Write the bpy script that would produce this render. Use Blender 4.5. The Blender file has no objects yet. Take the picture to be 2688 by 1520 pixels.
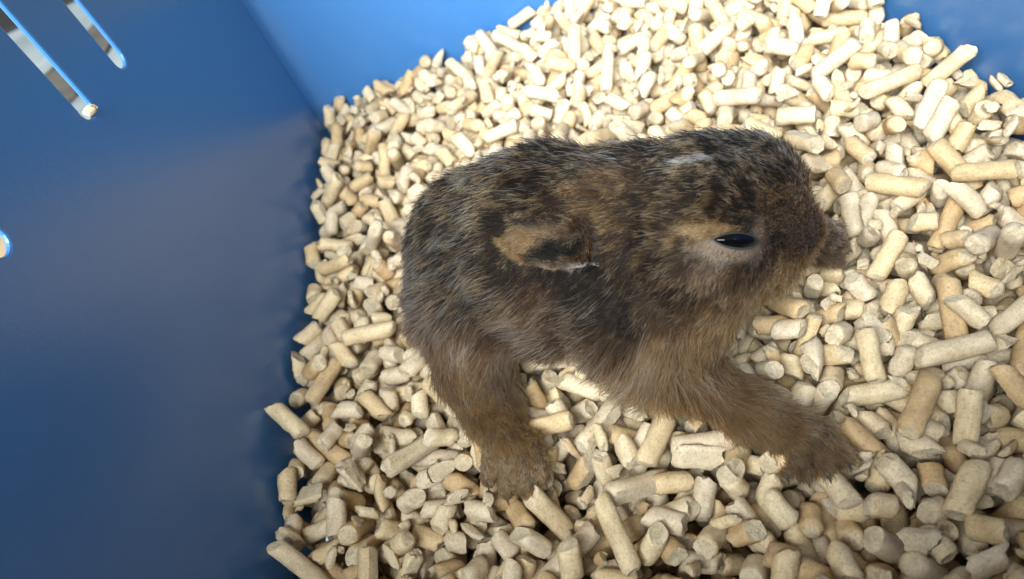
import bpy, bmesh, math, random
import numpy as np
from mathutils import Vector, Matrix
from mathutils.bvhtree import BVHTree
from mathutils.kdtree import KDTree

random.seed(7)
rng = np.random.default_rng(7)
scene = bpy.context.scene
col = scene.collection

# ------------------------------------------------------------------ camera
W, H = 2688, 1520
CX, CY, FPX, CAMH = W / 2, H / 2, 2110.0, 0.165
_d = np.array([(2400 - CX) / FPX, -(2700 - CY) / FPX, -1.0]); _d /= np.linalg.norm(_d)   # straight down, seen by the camera
_u = -_d
_f = np.array([0, 0, -1.0]); _y = _f - _f.dot(_u) * _u; _y /= np.linalg.norm(_y)
RC = np.array([np.cross(_y, _u), _y, _u])          # camera axes -> world axes
CAM = np.array([0, 0, CAMH])
cam_d = bpy.data.cameras.new('camera'); cam = bpy.data.objects.new('camera', cam_d); col.objects.link(cam)
cam_d.sensor_width = 36; cam_d.lens = 36 * FPX / W
cam_d.clip_start = 0.005; cam_d.clip_end = 20
m4 = Matrix.Identity(4)
for i in range(3):
    for j in range(3): m4[i][j] = RC[i, j]
    m4[i][3] = CAM[i]
cam.matrix_world = m4
cam_d.dof.use_dof = True; cam_d.dof.focus_distance = 0.185; cam_d.dof.aperture_fstop = 20
scene.camera = cam

def ray(px, py): return RC @ np.array([(px - CX) / FPX, -(py - CY) / FPX, -1.0])
def P(px, py, z=0.0):
    d = ray(px, py); return CAM + d * ((z - CAMH) / d[2])
def depth(p): return -(RC.T @ (np.asarray(p) - CAM))[2]
def proj(p):
    c = (np.asarray(p) - CAM) @ RC
    return np.stack([CX + FPX * c[..., 0] / -c[..., 2], CY - FPX * c[..., 1] / -c[..., 2]], -1)

# ------------------------------------------------------------------ light
world = bpy.data.worlds.new('World'); scene.world = world; world.use_nodes = True
wb = world.node_tree.nodes['Background']; wb.inputs[0].default_value = (1.0, 0.91, 0.72, 1); wb.inputs[1].default_value = 0.45

def area(name, loc, target, size, power, color):
    l = bpy.data.lights.new(name, 'AREA'); l.shape = 'RECTANGLE'; l.size, l.size_y = size; l.energy = power; l.color = color
    o = bpy.data.objects.new(name, l); col.objects.link(o); o.location = loc
    o.rotation_euler = (Vector(target) - Vector(loc)).to_track_quat('-Z', 'Y').to_euler()
    return o
area('window_light', (-0.62, -1.0, 1.08), (0.06, 0.22, 0.0), (1.25, 1.25), 225, (0.81, 0.915, 1.0))

scene.view_settings.view_transform = 'Standard'; scene.view_settings.look = 'None'
scene.view_settings.exposure = 0.0; scene.view_settings.gamma = 1.0
scene.view_settings.use_curve_mapping = False
scene.cycles.use_denoising = True
scene.cycles.max_bounces = 8
scene.cycles_curves.shape = 'RIBBONS'

# ------------------------------------------------------------------ helpers
def tag(o, label=None, cat=None, group=None, kind=None):
    for k, v in (('label', label), ('category', cat), ('group', group), ('kind', kind)):
        if v: o[k] = v
    return o
def mesh_obj(name, verts, faces, mats, parent=None, smooth=False, mat_idx=None):
    me = bpy.data.meshes.new(name)
    me.from_pydata([tuple(v) for v in verts], [], [tuple(f) for f in faces])
    for m in (mats if isinstance(mats, (list, tuple)) else [mats]): me.materials.append(m)
    if mat_idx is not None: me.polygons.foreach_set('material_index', mat_idx)
    if smooth: me.polygons.foreach_set('use_smooth', [True] * len(me.polygons))
    me.update()
    o = bpy.data.objects.new(name, me); col.objects.link(o)
    if parent: o.parent = parent
    return o
def new_mat(name):
    m = bpy.data.materials.new(name); m.use_nodes = True
    nt = m.node_tree; b = nt.nodes['Principled BSDF']
    return m, nt, b
def node(nt, t, **kw):
    n = nt.nodes.new(t)
    for k, v in kw.items(): setattr(n, k, v)
    return n
def ramp(nt, stops):
    r = node(nt, 'ShaderNodeValToRGB')
    els = r.color_ramp.elements
    while len(els) < len(stops): els.new(0.5)
    for e, (p, c) in zip(els, stops): e.position = p; e.color = (*c, 1)
    return r
def mixc(nt, fac, a, b, mode='MIX'):
    m = node(nt, 'ShaderNodeMix', data_type='RGBA', blend_type=mode)
    for sock, v in ((m.inputs[0], fac), (m.inputs[6], a), (m.inputs[7], b)):
        if hasattr(v, 'is_linked'): nt.links.new(v, sock)
        elif isinstance(v, tuple): sock.default_value = (*v, 1)
        else: sock.default_value = v
    return m.outputs[2]

def vnoise(p, seed=0):
    """value noise in [-1,1], p (n,3)"""
    p = np.asarray(p, float); i = np.floor(p).astype(np.int64); f = p - i; f = f * f * (3 - 2 * f)
    out = np.zeros(len(p))
    for dx in (0, 1):
        for dy in (0, 1):
            for dz in (0, 1):
                q = (i[:, 0] + dx) * 73856093 ^ (i[:, 1] + dy) * 19349663 ^ (i[:, 2] + dz) * 83492791 ^ (seed * 2654435761)
                q = (q ^ (q >> 13)) * 1274126177 & 0x7fffffff
                hsh = ((q ^ (q >> 15)) & 0xffff) / 32767.5 - 1
                w = (f[:, 0] if dx else 1 - f[:, 0]) * (f[:, 1] if dy else 1 - f[:, 1]) * (f[:, 2] if dz else 1 - f[:, 2])
                out += hsh * w
    return out

# ------------------------------------------------------------------ materials
def plastic_mat():
    m, nt, b = new_mat('blue_plastic')
    tc = node(nt, 'ShaderNodeTexCoord')
    n1 = node(nt, 'ShaderNodeTexNoise'); n1.inputs['Scale'].default_value = 9; n1.inputs['Detail'].default_value = 4
    nt.links.new(tc.outputs['Object'], n1.inputs['Vector'])
    c = mixc(nt, n1.outputs['Fac'], (0.036, 0.132, 0.305), (0.042, 0.148, 0.335))
    nt.links.new(c, b.inputs['Base Color'])
    n2 = node(nt, 'ShaderNodeTexNoise'); n2.inputs['Scale'].default_value = 900; n2.inputs['Detail'].default_value = 2
    nt.links.new(tc.outputs['Object'], n2.inputs['Vector'])
    bp = node(nt, 'ShaderNodeBump'); bp.inputs['Strength'].default_value = 0.12; bp.inputs['Distance'].default_value = 0.0004
    nt.links.new(n2.outputs['Fac'], bp.inputs['Height']); nt.links.new(bp.outputs['Normal'], b.inputs['Normal'])
    b.inputs['Roughness'].default_value = 0.33
    b.inputs['IOR'].default_value = 1.6
    tr = node(nt, 'ShaderNodeBsdfTranslucent'); tr.inputs[0].default_value = (0.06, 0.28, 0.80, 1)
    mx = node(nt, 'ShaderNodeMixShader'); mx.inputs[0].default_value = 0.015
    nt.links.new(b.outputs[0], mx.inputs[1]); nt.links.new(tr.outputs[0], mx.inputs[2])
    nt.links.new(mx.outputs[0], nt.nodes['Material Output'].inputs['Surface'])
    return m
M_BLUE = plastic_mat()

def flat_mat(name, c1, c2, scale, rough=0.8):
    m, nt, b = new_mat(name)
    tc = node(nt, 'ShaderNodeTexCoord')
    n1 = node(nt, 'ShaderNodeTexNoise'); n1.inputs['Scale'].default_value = scale; n1.inputs['Detail'].default_value = 5
    nt.links.new(tc.outputs['Object'], n1.inputs['Vector'])
    r = ramp(nt, [(0.3, c1), (0.7, c2)]); nt.links.new(n1.outputs['Fac'], r.inputs[0])
    nt.links.new(r.outputs[0], b.inputs['Base Color']); b.inputs['Roughness'].default_value = rough
    return m
M_TABLE = flat_mat('shaded_cloth', (0.13, 0.15, 0.15), (0.22, 0.245, 0.25), 22)  # grey cloth, its colour darkened to stand for shade outside the carrier
M_BLACK = flat_mat('black_webbing', (0.001, 0.001, 0.001), (0.003, 0.003, 0.003), 200)
M_BROWN = flat_mat('brown_cloth', (0.03, 0.027, 0.02), (0.085, 0.075, 0.058), 45)
M_TAN = flat_mat('tan_card', (0.22, 0.15, 0.08), (0.28, 0.2, 0.11), 40)

def wood_mat(name, end):
    m, nt, b = new_mat(name)
    at = node(nt, 'ShaderNodeAttribute', attribute_name='pco')
    oi = node(nt, 'ShaderNodeObjectInfo'); ge = node(nt, 'ShaderNodeNewGeometry')
    ad = node(nt, 'ShaderNodeMath', operation='ADD'); nt.links.new(oi.outputs['Random'], ad.inputs[0]); nt.links.new(ge.outputs['Random Per Island'], ad.inputs[1])
    fr = node(nt, 'ShaderNodeMath', operation='FRACT'); nt.links.new(ad.outputs[0], fr.inputs[0])
    sc = node(nt, 'ShaderNodeMath', operation='MULTIPLY'); sc.inputs[1].default_value = 37.0; nt.links.new(fr.outputs[0], sc.inputs[0])
    def noise(scale, detail, stretch):
        mp = node(nt, 'ShaderNodeMapping'); mp.inputs['Scale'].default_value = stretch
        nt.links.new(at.outputs['Vector'], mp.inputs['Vector'])
        n = node(nt, 'ShaderNodeTexNoise', noise_dimensions='4D'); n.inputs['Scale'].default_value = scale; n.inputs['Detail'].default_value = detail
        n.inputs['Roughness'].default_value = 0.65
        nt.links.new(mp.outputs[0], n.inputs['Vector']); nt.links.new(sc.outputs[0], n.inputs['W'])
        return n.outputs['Fac']
    # pco is in millimetres, z along the pellet
    if end: stops = [(0.0, (0.60, 0.46, 0.29)), (0.5, (0.68, 0.55, 0.37)), (1.0, (0.62, 0.50, 0.34))]
    else: stops = [(0.0, (0.50, 0.325, 0.155)), (0.22, (0.63, 0.46, 0.255)), (0.5, (0.68, 0.535, 0.335)), (0.72, (0.60, 0.47, 0.325)), (0.88, (0.64, 0.51, 0.35)), (1.0, (0.56, 0.375, 0.18))]
    r = ramp(nt, stops); nt.links.new(fr.outputs[0], r.inputs[0])
    nA = noise(0.35, 4, (1, 1, 0.45)); rA = ramp(nt, [(0.35, (0.76, 0.72, 0.66)), (0.65, (1.1, 1.1, 1.08))]); nt.links.new(nA, rA.inputs[0])
    c = mixc(nt, 1.0, r.outputs[0], rA.outputs[0], 'MULTIPLY')
    nB = noise(1.6, 5, (1, 1, 1.4)); rB = ramp(nt, [(0.33, (0.72, 0.66, 0.58)), (0.5, (1, 1, 1)), (0.75, (1.1, 1.1, 1.1))]); nt.links.new(nB, rB.inputs[0])
    c = mixc(nt, 1.0, c, rB.outputs[0], 'MULTIPLY')
    nt.links.new(c, b.inputs['Base Color'])
    rr = ramp(nt, [(0.35, (0.24,) * 3), (0.58, (0.72,) * 3)]); nt.links.new(nA, rr.inputs[0])
    if end: b.inputs['Roughness'].default_value = 1.0
    else: nt.links.new(rr.outputs[0], b.inputs['Roughness'])
    b.inputs['Specular IOR Level'].default_value = 0.4
    nC = noise(2.6 if end else 1.9, 6, (1, 1, 1.0 if end else 2.0))
    bp = node(nt, 'ShaderNodeBump'); bp.inputs['Strength'].default_value = 0.9 if end else 0.5; bp.inputs['Distance'].default_value = 0.0006
    nt.links.new(nC, bp.inputs['Height']); nt.links.new(bp.outputs['Normal'], b.inputs['Normal'])
    return m
M_WOOD = wood_mat('pellet_wood', False); M_WOODEND = wood_mat('pellet_broken_end', True)

# ------------------------------------------------------------------ the carrier
A = P(840, 280); B = P(700, 1500); C2 = P(1952, -246); D2 = P(2688, 210)
A2, B2, E2, F2 = A[:2], B[:2], C2[:2], D2[:2]
ul = (B2 - A2) / np.linalg.norm(B2 - A2); ur = (F2 - E2) / np.linalg.norm(F2 - E2)
FRONT = -0.022
BL = A2 + ul * ((FRONT - A2[1]) / ul[1]); FR = E2 + ur * ((FRONT - E2[1]) / ur[1])
BOXPOLY = np.array([A2, E2, FR, BL])       # plan corners
WALL_TOP = 0.158; TH = 0.0014

carrier = bpy.data.objects.new('pet_carrier', None); col.objects.link(carrier)
tag(carrier, 'glossy blue plastic pet carrier with upright slots, part filled with wood pellets', 'pet carrier')

def wall_with_slots(name, p0, p1, z0, z1, slots, inward):
    """flat wall from p0 to p1 (plan), slots = (s, zlow, zhigh, halfwidth)"""
    L = np.linalg.norm(p1 - p0); u = (p1 - p0) / L
    n = np.array([-u[1], u[0]]); n = n if n.dot(inward) > 0 else -n      # inward normal
    bm = bmesh.new()
    def loop(pts):
        vs = [bm.verts.new((p0[0] + u[0] * s, p0[1] + u[1] * s, z)) for s, z in pts]
        for a, b in zip(vs, vs[1:] + vs[:1]): bm.edges.new((a, b))
    loop([(0, z0), (L, z0), (L, z1), (0, z1)])
    for s, zl, zh, hw in slots:
        pts = [(s - hw * math.cos(t), zl + hw - hw * math.sin(t)) for t in np.linspace(0, math.pi, 13)]
        pts += [(s + hw, zh), (s - hw, zh)]
        loop(pts)
    bmesh.ops.triangle_fill(bm, use_beauty=True, use_dissolve=False, edges=bm.edges[:])
    r = bmesh.ops.extrude_face_region(bm, geom=bm.faces[:])
    for v in r['geom']:
        if isinstance(v, bmesh.types.BMVert): v.co -= Vector((n[0], n[1], 0)) * TH
    bmesh.ops.recalc_face_normals(bm, faces=bm.faces[:])
    me = bpy.data.meshes.new(name); bm.to_mesh(me); bm.free(); me.materials.append(M_BLUE)
    o = bpy.data.objects.new(name, me); col.objects.link(o); o.parent = carrier
    md = o.modifiers.new('bevel', 'BEVEL'); md.width = 0.0007; md.segments = 2; md.limit_method = 'ANGLE'; md.angle_limit = math.radians(50)
    return o
FILL = 0.010                                   # radius of the rounded upright corners
cen = BOXPOLY.mean(0)
FLOOR_Z = -0.021                               # set below from the pellets' real depth
SL = [(s, 0.0895, 0.150, 0.0030) for s in (0.1098, 0.1372, 0.1903, 0.2180)]
SL = [(s - FILL, zl + d, zh, hw) for (s, zl, zh, hw), d in zip(SL, (0, .002, .0058, .0058))]
def offs(pts): return np.array(pts)
w1 = wall_with_slots('side_wall', A2 + ul * FILL, BL, -0.028, WALL_TOP, SL, cen - A2)
# back wall with its rounded corners, swept along the plan
def corner_arc(c, d1, d2, r, n=8):
    """points from c+d1*r to c+d2*r bending round a fillet"""
    a, b = c + d1 * r, c + d2 * r
    t = np.linspace(0, 1, n)[:, None]
    return (1 - t) ** 2 * a + 2 * t * (1 - t) * c + t ** 2 * b
ub = (E2 - A2) / np.linalg.norm(E2 - A2)
def sweep_wall(name, path, z0, z1):
    path = np.array(path); k = len(path)
    tn = np.gradient(path, axis=0); tn /= np.linalg.norm(tn, axis=1)[:, None]
    nn = np.stack([-tn[:, 1], tn[:, 0]], 1)
    if np.sum((cen - path.mean(0)) * nn[k // 2]) < 0: nn = -nn
    out = path - nn * TH
    zs = [z0, z1]; v = []
    for z in zs: v += [(*p, z) for p in path]
    for z in zs: v += [(*p, z) for p in out]
    f = []
    for i in range(k - 1):
        f.append((i, i + 1, k + i + 1, k + i)); f.append((2 * k + i, 3 * k + i, 3 * k + i + 1, 2 * k + i + 1))
        f.append((k + i, k + i + 1, 3 * k + i + 1, 3 * k + i)); f.append((i, 2 * k + i, 2 * k + i + 1, i + 1))
    f.append((0, k, 3 * k, 2 * k)); f.append((k - 1, 3 * k - 1, 4 * k - 1, 2 * k - 1))
    o = mesh_obj(name, v, f, M_BLUE, carrier, smooth=True)
    bm = bmesh.new(); bm.from_mesh(o.data); bmesh.ops.recalc_face_normals(bm, faces=bm.faces[:])
    for e in bm.edges:
        if len(e.link_faces) == 2 and e.calc_face_angle() > 0.8: e.smooth = False
    bm.to_mesh(o.data); bm.free()
    return o
mid = [A2 + ub * FILL + (E2 - A2 - ub * 2 * FILL) * t for t in np.linspace(0.03, 0.97, 9)]
sweep_wall('back_wall', list(corner_arc(A2, ul, ub, FILL)) + mid + list(corner_arc(E2, -ub, ur, FILL)), -0.028, 0.066)
sweep_wall('opposite_side_wall', [E2 + ur * FILL * 1.0001 + (FR - E2 - ur * FILL) * t for t in np.linspace(0, 1, 6)], -0.028, WALL_TOP)
sweep_wall('front_wall', [BL + (FR - BL) * t for t in np.linspace(0.001, 0.999, 6)], -0.028, WALL_TOP)  # unseen wall, made tall so it shades the nearest pellets
mesh_obj('floor_panel', [(*p, z) for z in (-0.027, -0.0245) for p in (BOXPOLY - cen) * 0.995 + cen],
         [(0, 1, 2, 3), (4, 5, 6, 7), (0, 1, 5, 4), (1, 2, 6, 5), (2, 3, 7, 6), (3, 0, 4, 7)], M_BLUE, carrier)

# what shows through the slots
tag(mesh_obj('tabletop', [(-1.2, -1.0, -0.031), (1.2, -1.0, -0.031), (1.2, 1.4, -0.031), (-1.2, 1.4, -0.031)], [(0, 1, 2, 3)], M_TABLE), kind='structure')

def slab(name, pxs, h_, mat, label, cat):
    q = [P(*p, -0.031)[:2] for p in pxs]; n = len(q)
    v = [(*p, -0.0305) for p in q] + [(*p, -0.0305 + h_) for p in q]
    f = [tuple(range(n)), tuple(range(n, 2 * n))] + [(i, (i + 1) % n, n + (i + 1) % n, n + i) for i in range(n)]
    tag(mesh_obj(name, v, f, mat), label, cat)
slab('black_mat', [(-200, 195), (36, 82), (190, 8), (330, -60), (330, -160), (-200, 0)], 0.004, M_BLACK, 'black mat edge seen through the carrier slots', 'mat')
slab('brown_strip', [(330, -20), (330, 60), (285, 140), (205, 255), (60, 400), (20, 300), (140, 192), (248, 78)], 0.003, M_BROWN, 'brownish folded cloth strip outside, seen through both long slots', 'cloth')
slab('tan_card', [(-260, 560), (60, 560), (110, 800), (-260, 800)], 0.002, M_TAN, 'tan card outside, filling the slot end by itself', 'card')
# ------------------------------------------------------------------ pellets
RAD = 0.00255
def pellet_template(kind, seed):
    r = np.random.default_rng(seed)
    ns, k = 14, 6
    if kind == 'long': L = 8.5 + 9.0 * r.random() ** 2.2
    elif kind == 'stub': L = r.uniform(4.6, 8.5)
    else: L = r.uniform(4.5, 9)
    R = 2.55 * r.uniform(0.90, 1.08)
    if kind == 'crumb': L, R = r.uniform(2.2, 5), r.uniform(1.1, 1.7)
    th = np.arange(ns) * 2 * np.pi / ns
    e_ = 0.7 / L; ts = np.concatenate([[0, e_], np.linspace(e_, 1 - e_, k)[1:-1], [1 - e_, 1]]); worn = r.uniform(0.68, 0.93, 2)
    til = [r.normal(0, 0.28, 2), r.normal(0, 0.28, 2)]
    jag = [r.uniform(0.15, 0.55), r.uniform(0.15, 0.55)]
    if kind in ('chip', 'crumb'):
        til = [r.normal(0, 0.5, 2), r.normal(0, 0.5, 2)]; jag = [0.6, 0.6]
    clip = r.uniform(0.0, 0.6) if kind in ('chip', 'crumb') and r.random() < 0.65 else (r.uniform(0.5, 0.8) if r.random() < 0.18 else None)
    bend = r.normal(0, 0.0016)
    V = []; so = r.uniform(0, 99, 3)
    for i, t in enumerate(ts):
        rr = R * np.ones(ns)
        if i in (0, len(ts) - 1): rr *= worn[0 if i == 0 else 1]
        x, y = rr * np.cos(th), rr * np.sin(th)
        end = 0 if t < 0.5 else 1
        w = (1 - t / 0.5) ** 2 if end == 0 else ((t - 0.5) / 0.5) ** 2
        z = (t - 0.5) * L + w * (til[end][0] * x + til[end][1] * y)
        p = np.stack([x, y, z], 1)
        nz = vnoise(p * 0.55 + so, seed); nz2 = vnoise(p * 1.3 + so, seed + 5)
        p[:, :2] *= (1 + 0.10 * nz + 0.045 * nz2)[:, None]
        p[:, 2] += w * jag[end] * vnoise(p * 0.9 + so + 7, seed) * 1.6
        V.append(p)
    V = np.concatenate(V)
    F, MI = [], []
    m = len(ts)
    for i in range(m - 1):
        for j in range(ns):
            F.append((i * ns + j, i * ns + (j + 1) % ns, (i + 1) * ns + (j + 1) % ns, (i + 1) * ns + j)); MI.append(0)
    V = list(V)
    for end, base, sg in ((0, 0, -1), (1, (m - 1) * ns, 1)):
        ring = np.array(V[base:base + ns]); c = ring.mean(0)
        inner = c + (ring - c) * 0.55
        inner[:, 2] += sg * (r.uniform(-0.35, 0.55)) + jag[end] * 0.9 * vnoise(inner * 1.4 + so, seed + 9)
        b2 = len(V); V += list(inner); V.append(inner.mean(0) + np.array([0, 0, r.normal(0, 0.3)])); cc = len(V) - 1
        for j in range(ns):
            jn = (j + 1) % ns
            q = (base + j, base + jn, b2 + jn, b2 + j); t3 = (b2 + j, b2 + jn, cc)
            if sg < 0: q = q[::-1]; t3 = t3[::-1]
            # outward winding: upper end counter-clockwise seen from above
            F.append(q); MI.append(1); F.append(t3); MI.append(1)
    V = np.array(V)
    if clip is not None:
        over = V[:, 1] > clip * R
        V[over, 1] = clip * R + 0.12 * (V[over, 1] - clip * R) + 0.35 * vnoise(V[over] * 0.8 + so, seed + 3) * (1 if kind == 'chip' else 0.4)
    if kind == 'chip' and r.random() < 0.4:                       # curled shaving
        V[:, 1] -= 0.06 * (V[:, 2] ** 2) * r.uniform(0.3, 1)
    V[:, 0] += bend * V[:, 2] ** 2
    if clip is not None:                                          # the split face is raw wood too
        MI = [1 if mi == 0 and all(V[v, 1] > clip * R - 0.25 for v in f) else mi for f, mi in zip(F, MI)]
    V -= (V.max(0) + V.min(0)) / 2
    return dict(kind=kind, L=(V[:, 2].max() - V[:, 2].min()) / 1000, R=R / 1000, V=V, F=F, MI=np.array(MI))
TEMPL = [pellet_template('long', 100 + i) for i in range(26)] + [pellet_template('stub', 200 + i) for i in range(26)] + [pellet_template('chip', 300 + i) for i in range(20)] + [pellet_template('crumb', 400 + i) for i in range(14)]
TW = np.array([0.5] * 26 + [1.3] * 26 + [0.75] * 20 + [0.0] * 14); TW /= TW.sum()

def inside(poly, p, margin):
    s = 0
    n = len(poly); ok = np.ones(len(p), bool)
    area2 = np.sum(poly[:, 0] * np.roll(poly[:, 1], -1) - poly[:, 1] * np.roll(poly[:, 0], -1))
    for i in range(n):
        a, b = poly[i], poly[(i + 1) % n]; e = (b - a) / np.linalg.norm(b - a)
        d = (e[0] * (p[:, 1] - a[1]) - e[1] * (p[:, 0] - a[0])) * np.sign(area2)
        ok &= d > margin
    return ok

def deposit(n_pellets, n_crumbs):
    res = 0.0005
    x0, y0 = BOXPOLY.min(0) - 0.006
    nx, ny = ((BOXPOLY.max(0) + 0.006 - [x0, y0]) / res).astype(int) + 1
    Hm = np.zeros((nx, ny)); Ow = np.full((nx, ny), -1, int)
    def caps(rp):                                # rp a little small: broken, soft pieces press into each other
        k = int(rp / res) + 1
        gx, gy = np.meshgrid(np.arange(-k, k + 1) * res, np.arange(-k, k + 1) * res, indexing='ij')
        d2 = gx ** 2 + gy ** 2; disc = d2 < rp ** 2; cap = np.sqrt(np.maximum(rp ** 2 - d2, 0))
        return k, disc, cap, np.where(disc, cap, -9.0)
    CAPS = {False: caps(RAD * 0.88), True: caps(0.0012)}
    out = []
    lo, hi = BOXPOLY.min(0), BOXPOLY.max(0)
    for pid in range(n_pellets + n_crumbs):
        crumb = pid >= n_pellets; k, disc, cap, capb = CAPS[crumb]
        ti = rng.integers(72, 86) if crumb else rng.choice(len(TEMPL), p=TW); T = TEMPL[ti]; L = max(T['L'] - (0.0022 if crumb else 0.004), 0.0012)
        stand = rng.random() < 0.27
        best = None; fill = crumb or pid > n_pellets * 0.55
        for _ in range(4 if crumb else (5 if fill else 5)):
            slope = math.radians(rng.uniform(25, 70)) if stand else 0.0
            Lh = L * math.cos(slope)
            if fill:                                # late pieces roll into the hollows that are left
                t = rng.uniform(lo, hi, (40, 2)); t = t[inside(BOXPOLY, t, RAD)]
                g = np.round((t - [x0, y0]) / res).astype(int); c = t[np.argmin(Hm[g[:, 0], g[:, 1]])]
            else: c = rng.uniform(lo, hi)
            a = rng.uniform(0, 2 * np.pi); u = np.array([math.cos(a), math.sin(a)])
            for _r in range(4):
                ends = np.array([c - u * Lh / 2, c + u * Lh / 2])
                okb = inside(BOXPOLY, ends, RAD * 1.0).all()
                if okb: break
                a = rng.uniform(0, 2 * np.pi); u = np.array([math.cos(a), math.sin(a)])
            if not okb: continue
            m = max(2, int(Lh / 0.0025) + 2); s = np.linspace(-Lh / 2, Lh / 2, m)
            ij = np.round((c + s[:, None] * u - [x0, y0]) / res).astype(int)
            hs = np.array([np.max(Hm[i - k:i + k + 1, j - k:j + k + 1] + capb) for i, j in ij])
            if stand:
                sl = math.tan(slope); z0 = np.max(hs - sl * s)
            else:
                z0, sl = hs.max(), 0.0
                I, J = np.triu_indices(m, 1)
                slp = (hs[J] - hs[I]) / (s[J] - s[I]); zc = hs[I] - slp * s[I]
                okl = (zc[:, None] + slp[:, None] * s[None] > hs[None] - 1e-6).all(1) & (np.abs(slp) < 1.0)
                if okl.any():
                    q = np.argmin(np.where(okl, zc, 9)); z0, sl = zc[q], slp[q]
            if best is None or z0 < best[0]: best = (z0, sl, c, u, s, ij)
        if best is None: continue
        z0, sl, c, u, s, ij = best
        for sj, (i, j) in zip(s, ij):
            top = np.where(disc, z0 + sl * sj + cap, -9)
            sub = Hm[i - k:i + k + 1, j - k:j + k + 1]; g = top > sub
            sub[g] = top[g]; Ow[i - k:i + k + 1, j - k:j + k + 1][g] = len(out)
        ax = np.array([u[0], u[1], sl]); ax /= np.linalg.norm(ax)
        out.append((ti, np.array([c[0], c[1], z0]), ax, rng.uniform(0, 2 * np.pi)))
    return out, Hm, Ow, (x0, y0, res)
pel, HM, OW, (gx0, gy0, gres) = deposit(5900, 450)
ii, jj = np.meshgrid(np.arange(HM.shape[0]), np.arange(HM.shape[1]), indexing='ij')
gp = np.stack([gx0 + ii * gres, gy0 + jj * gres], -1)
inb = inside(BOXPOLY, gp.reshape(-1, 2), 0.004).reshape(HM.shape)
DEPTH = np.percentile(HM[inb], 62)
print('pellet depth', DEPTH, 'count', len(pel))
HM = HM - DEPTH
floor_z = -DEPTH
for o in carrier.children:
    if o.name == 'floor_panel':
        for i, v in enumerate(o.data.vertices): v.co.z = floor_z - 0.0025 if i < 4 else floor_z
def ground(x, y):
    i = int(round((x - gx0) / gres)); j = int(round((y - gy0) / gres))
    return HM[max(0, i - 6):i + 7, max(0, j - 6):j + 7].mean()

# visible share of each pellet in the photograph's view
allp = np.concatenate([gp, HM[..., None]], -1).reshape(-1, 3)
px = proj(allp); zc = -((allp - CAM) @ RC)[:, 2]
vis = (zc > 0.02) & (px[:, 0] > 0) & (px[:, 0] < W) & (px[:, 1] > 0) & (px[:, 1] < H) & (OW.reshape(-1) >= 0)
score = np.bincount(OW.reshape(-1)[vis], weights=1 / zc[vis] ** 2, minlength=len(pel))
# ground hidden beneath the animal
hid = np.array([P(1250, 640)[:2], P(1700, 460)[:2], P(2080, 480)[:2], P(2080, 700)[:2], P(1700, 900)[:2], P(1200, 850)[:2]])
for n_, (ti, c, ax, tw) in enumerate(pel):
    if inside(hid, np.array([c[:2]]), 0.0)[0]: score[n_] *= 0.1
score[[q[0] >= 72 for q in pel]] = 0
order = np.argsort(-score); single = set(order[:300].tolist())

def frame_of(ax, tw):
    h_ = np.array([0, 0, 1.0]) if abs(ax[2]) < 0.9 else np.array([1.0, 0, 0])
    e1 = np.cross(h_, ax); e1 /= np.linalg.norm(e1); e2 = np.cross(ax, e1)
    c, s = math.cos(tw), math.sin(tw)
    return np.stack([c * e1 + s * e2, -s * e1 + c * e2, ax], 1)
PNAME = {'long': ('wood_pellet', 'long whole wood pellet {}'),
         'stub': ('wood_pellet_stub', 'short stubby piece of wood pellet {}'),
         'chip': ('wood_chip', 'split wood pellet chip {}'), 'crumb': ('wood_crumb', '')}
def sharp_edges(me, mi):
    mi = np.asarray(mi); ne = len(me.edges)
    le = np.empty(len(me.loops), int); me.loops.foreach_get('edge_index', le)
    lt = np.empty(len(me.polygons), int); me.polygons.foreach_get('loop_total', lt)
    lm = np.repeat(mi, lt); a = np.bincount(le, lm == 0, ne) > 0; b = np.bincount(le, lm == 1, ne) > 0
    return a & b
def where(c):
    q = c[:2]
    def wall(a, b): e = (b - a) / np.linalg.norm(b - a); return abs(e[0] * (q[1] - a[1]) - e[1] * (q[0] - a[0]))
    foot, paw, fpaw, bel = P(1350, 1230)[:2], P(2130, 1180)[:2], P(2170, 640)[:2], P(1480, 980)[:2]
    d = lambda t: np.linalg.norm(q - t)
    if wall(A2, BL) < 0.016: return 'against the slotted blue wall'
    if d(foot) < 0.018: return "around the hare's hind foot"
    if d(paw) < 0.018: return "around the hare's outstretched forepaw"
    if d(fpaw) < 0.018: return "below the hare's nose"
    if d(bel) < 0.022: return "below the hare's belly"
    if wall(A2, E2) < 0.02: return 'along the bright blue end wall'
    if wall(E2, FR) < 0.025: return 'by the dull blue wall facing the slots'
    v = q - foot; s_ = v @ np.array([0.73, -0.68]) ; t_ = v @ np.array([0.68, 0.73])
    if t_ > 0.06: return "in the open litter behind the hare's back"
    if s_ > 0.055: return "in the open litter ahead of the hare's chest"
    if s_ > 0: return "in the open litter between the hare's feet"
    return "in the open litter behind the hare's hind foot"
TM = []
for T in TEMPL:
    me = bpy.data.meshes.new(PNAME[T['kind']][0])
    me.from_pydata([tuple(v / 1000) for v in T['V']], [], T['F'])
    me.materials.append(M_WOOD); me.materials.append(M_WOODEND)
    me.polygons.foreach_set('material_index', T['MI'])
    me.polygons.foreach_set('use_smooth', T['MI'] >= 0)
    me.update(); me.attributes.new('sharp_edge', 'BOOLEAN', 'EDGE').data.foreach_set('value', sharp_edges(me, T['MI']))
    at = me.attributes.new('pco', 'FLOAT_VECTOR', 'POINT'); at.data.foreach_set('vector', T['V'].astype(np.float32).ravel())
    me.update(); TM.append(me)
sv, sf, sm, spc, base = [], [], [], [], 0
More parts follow.
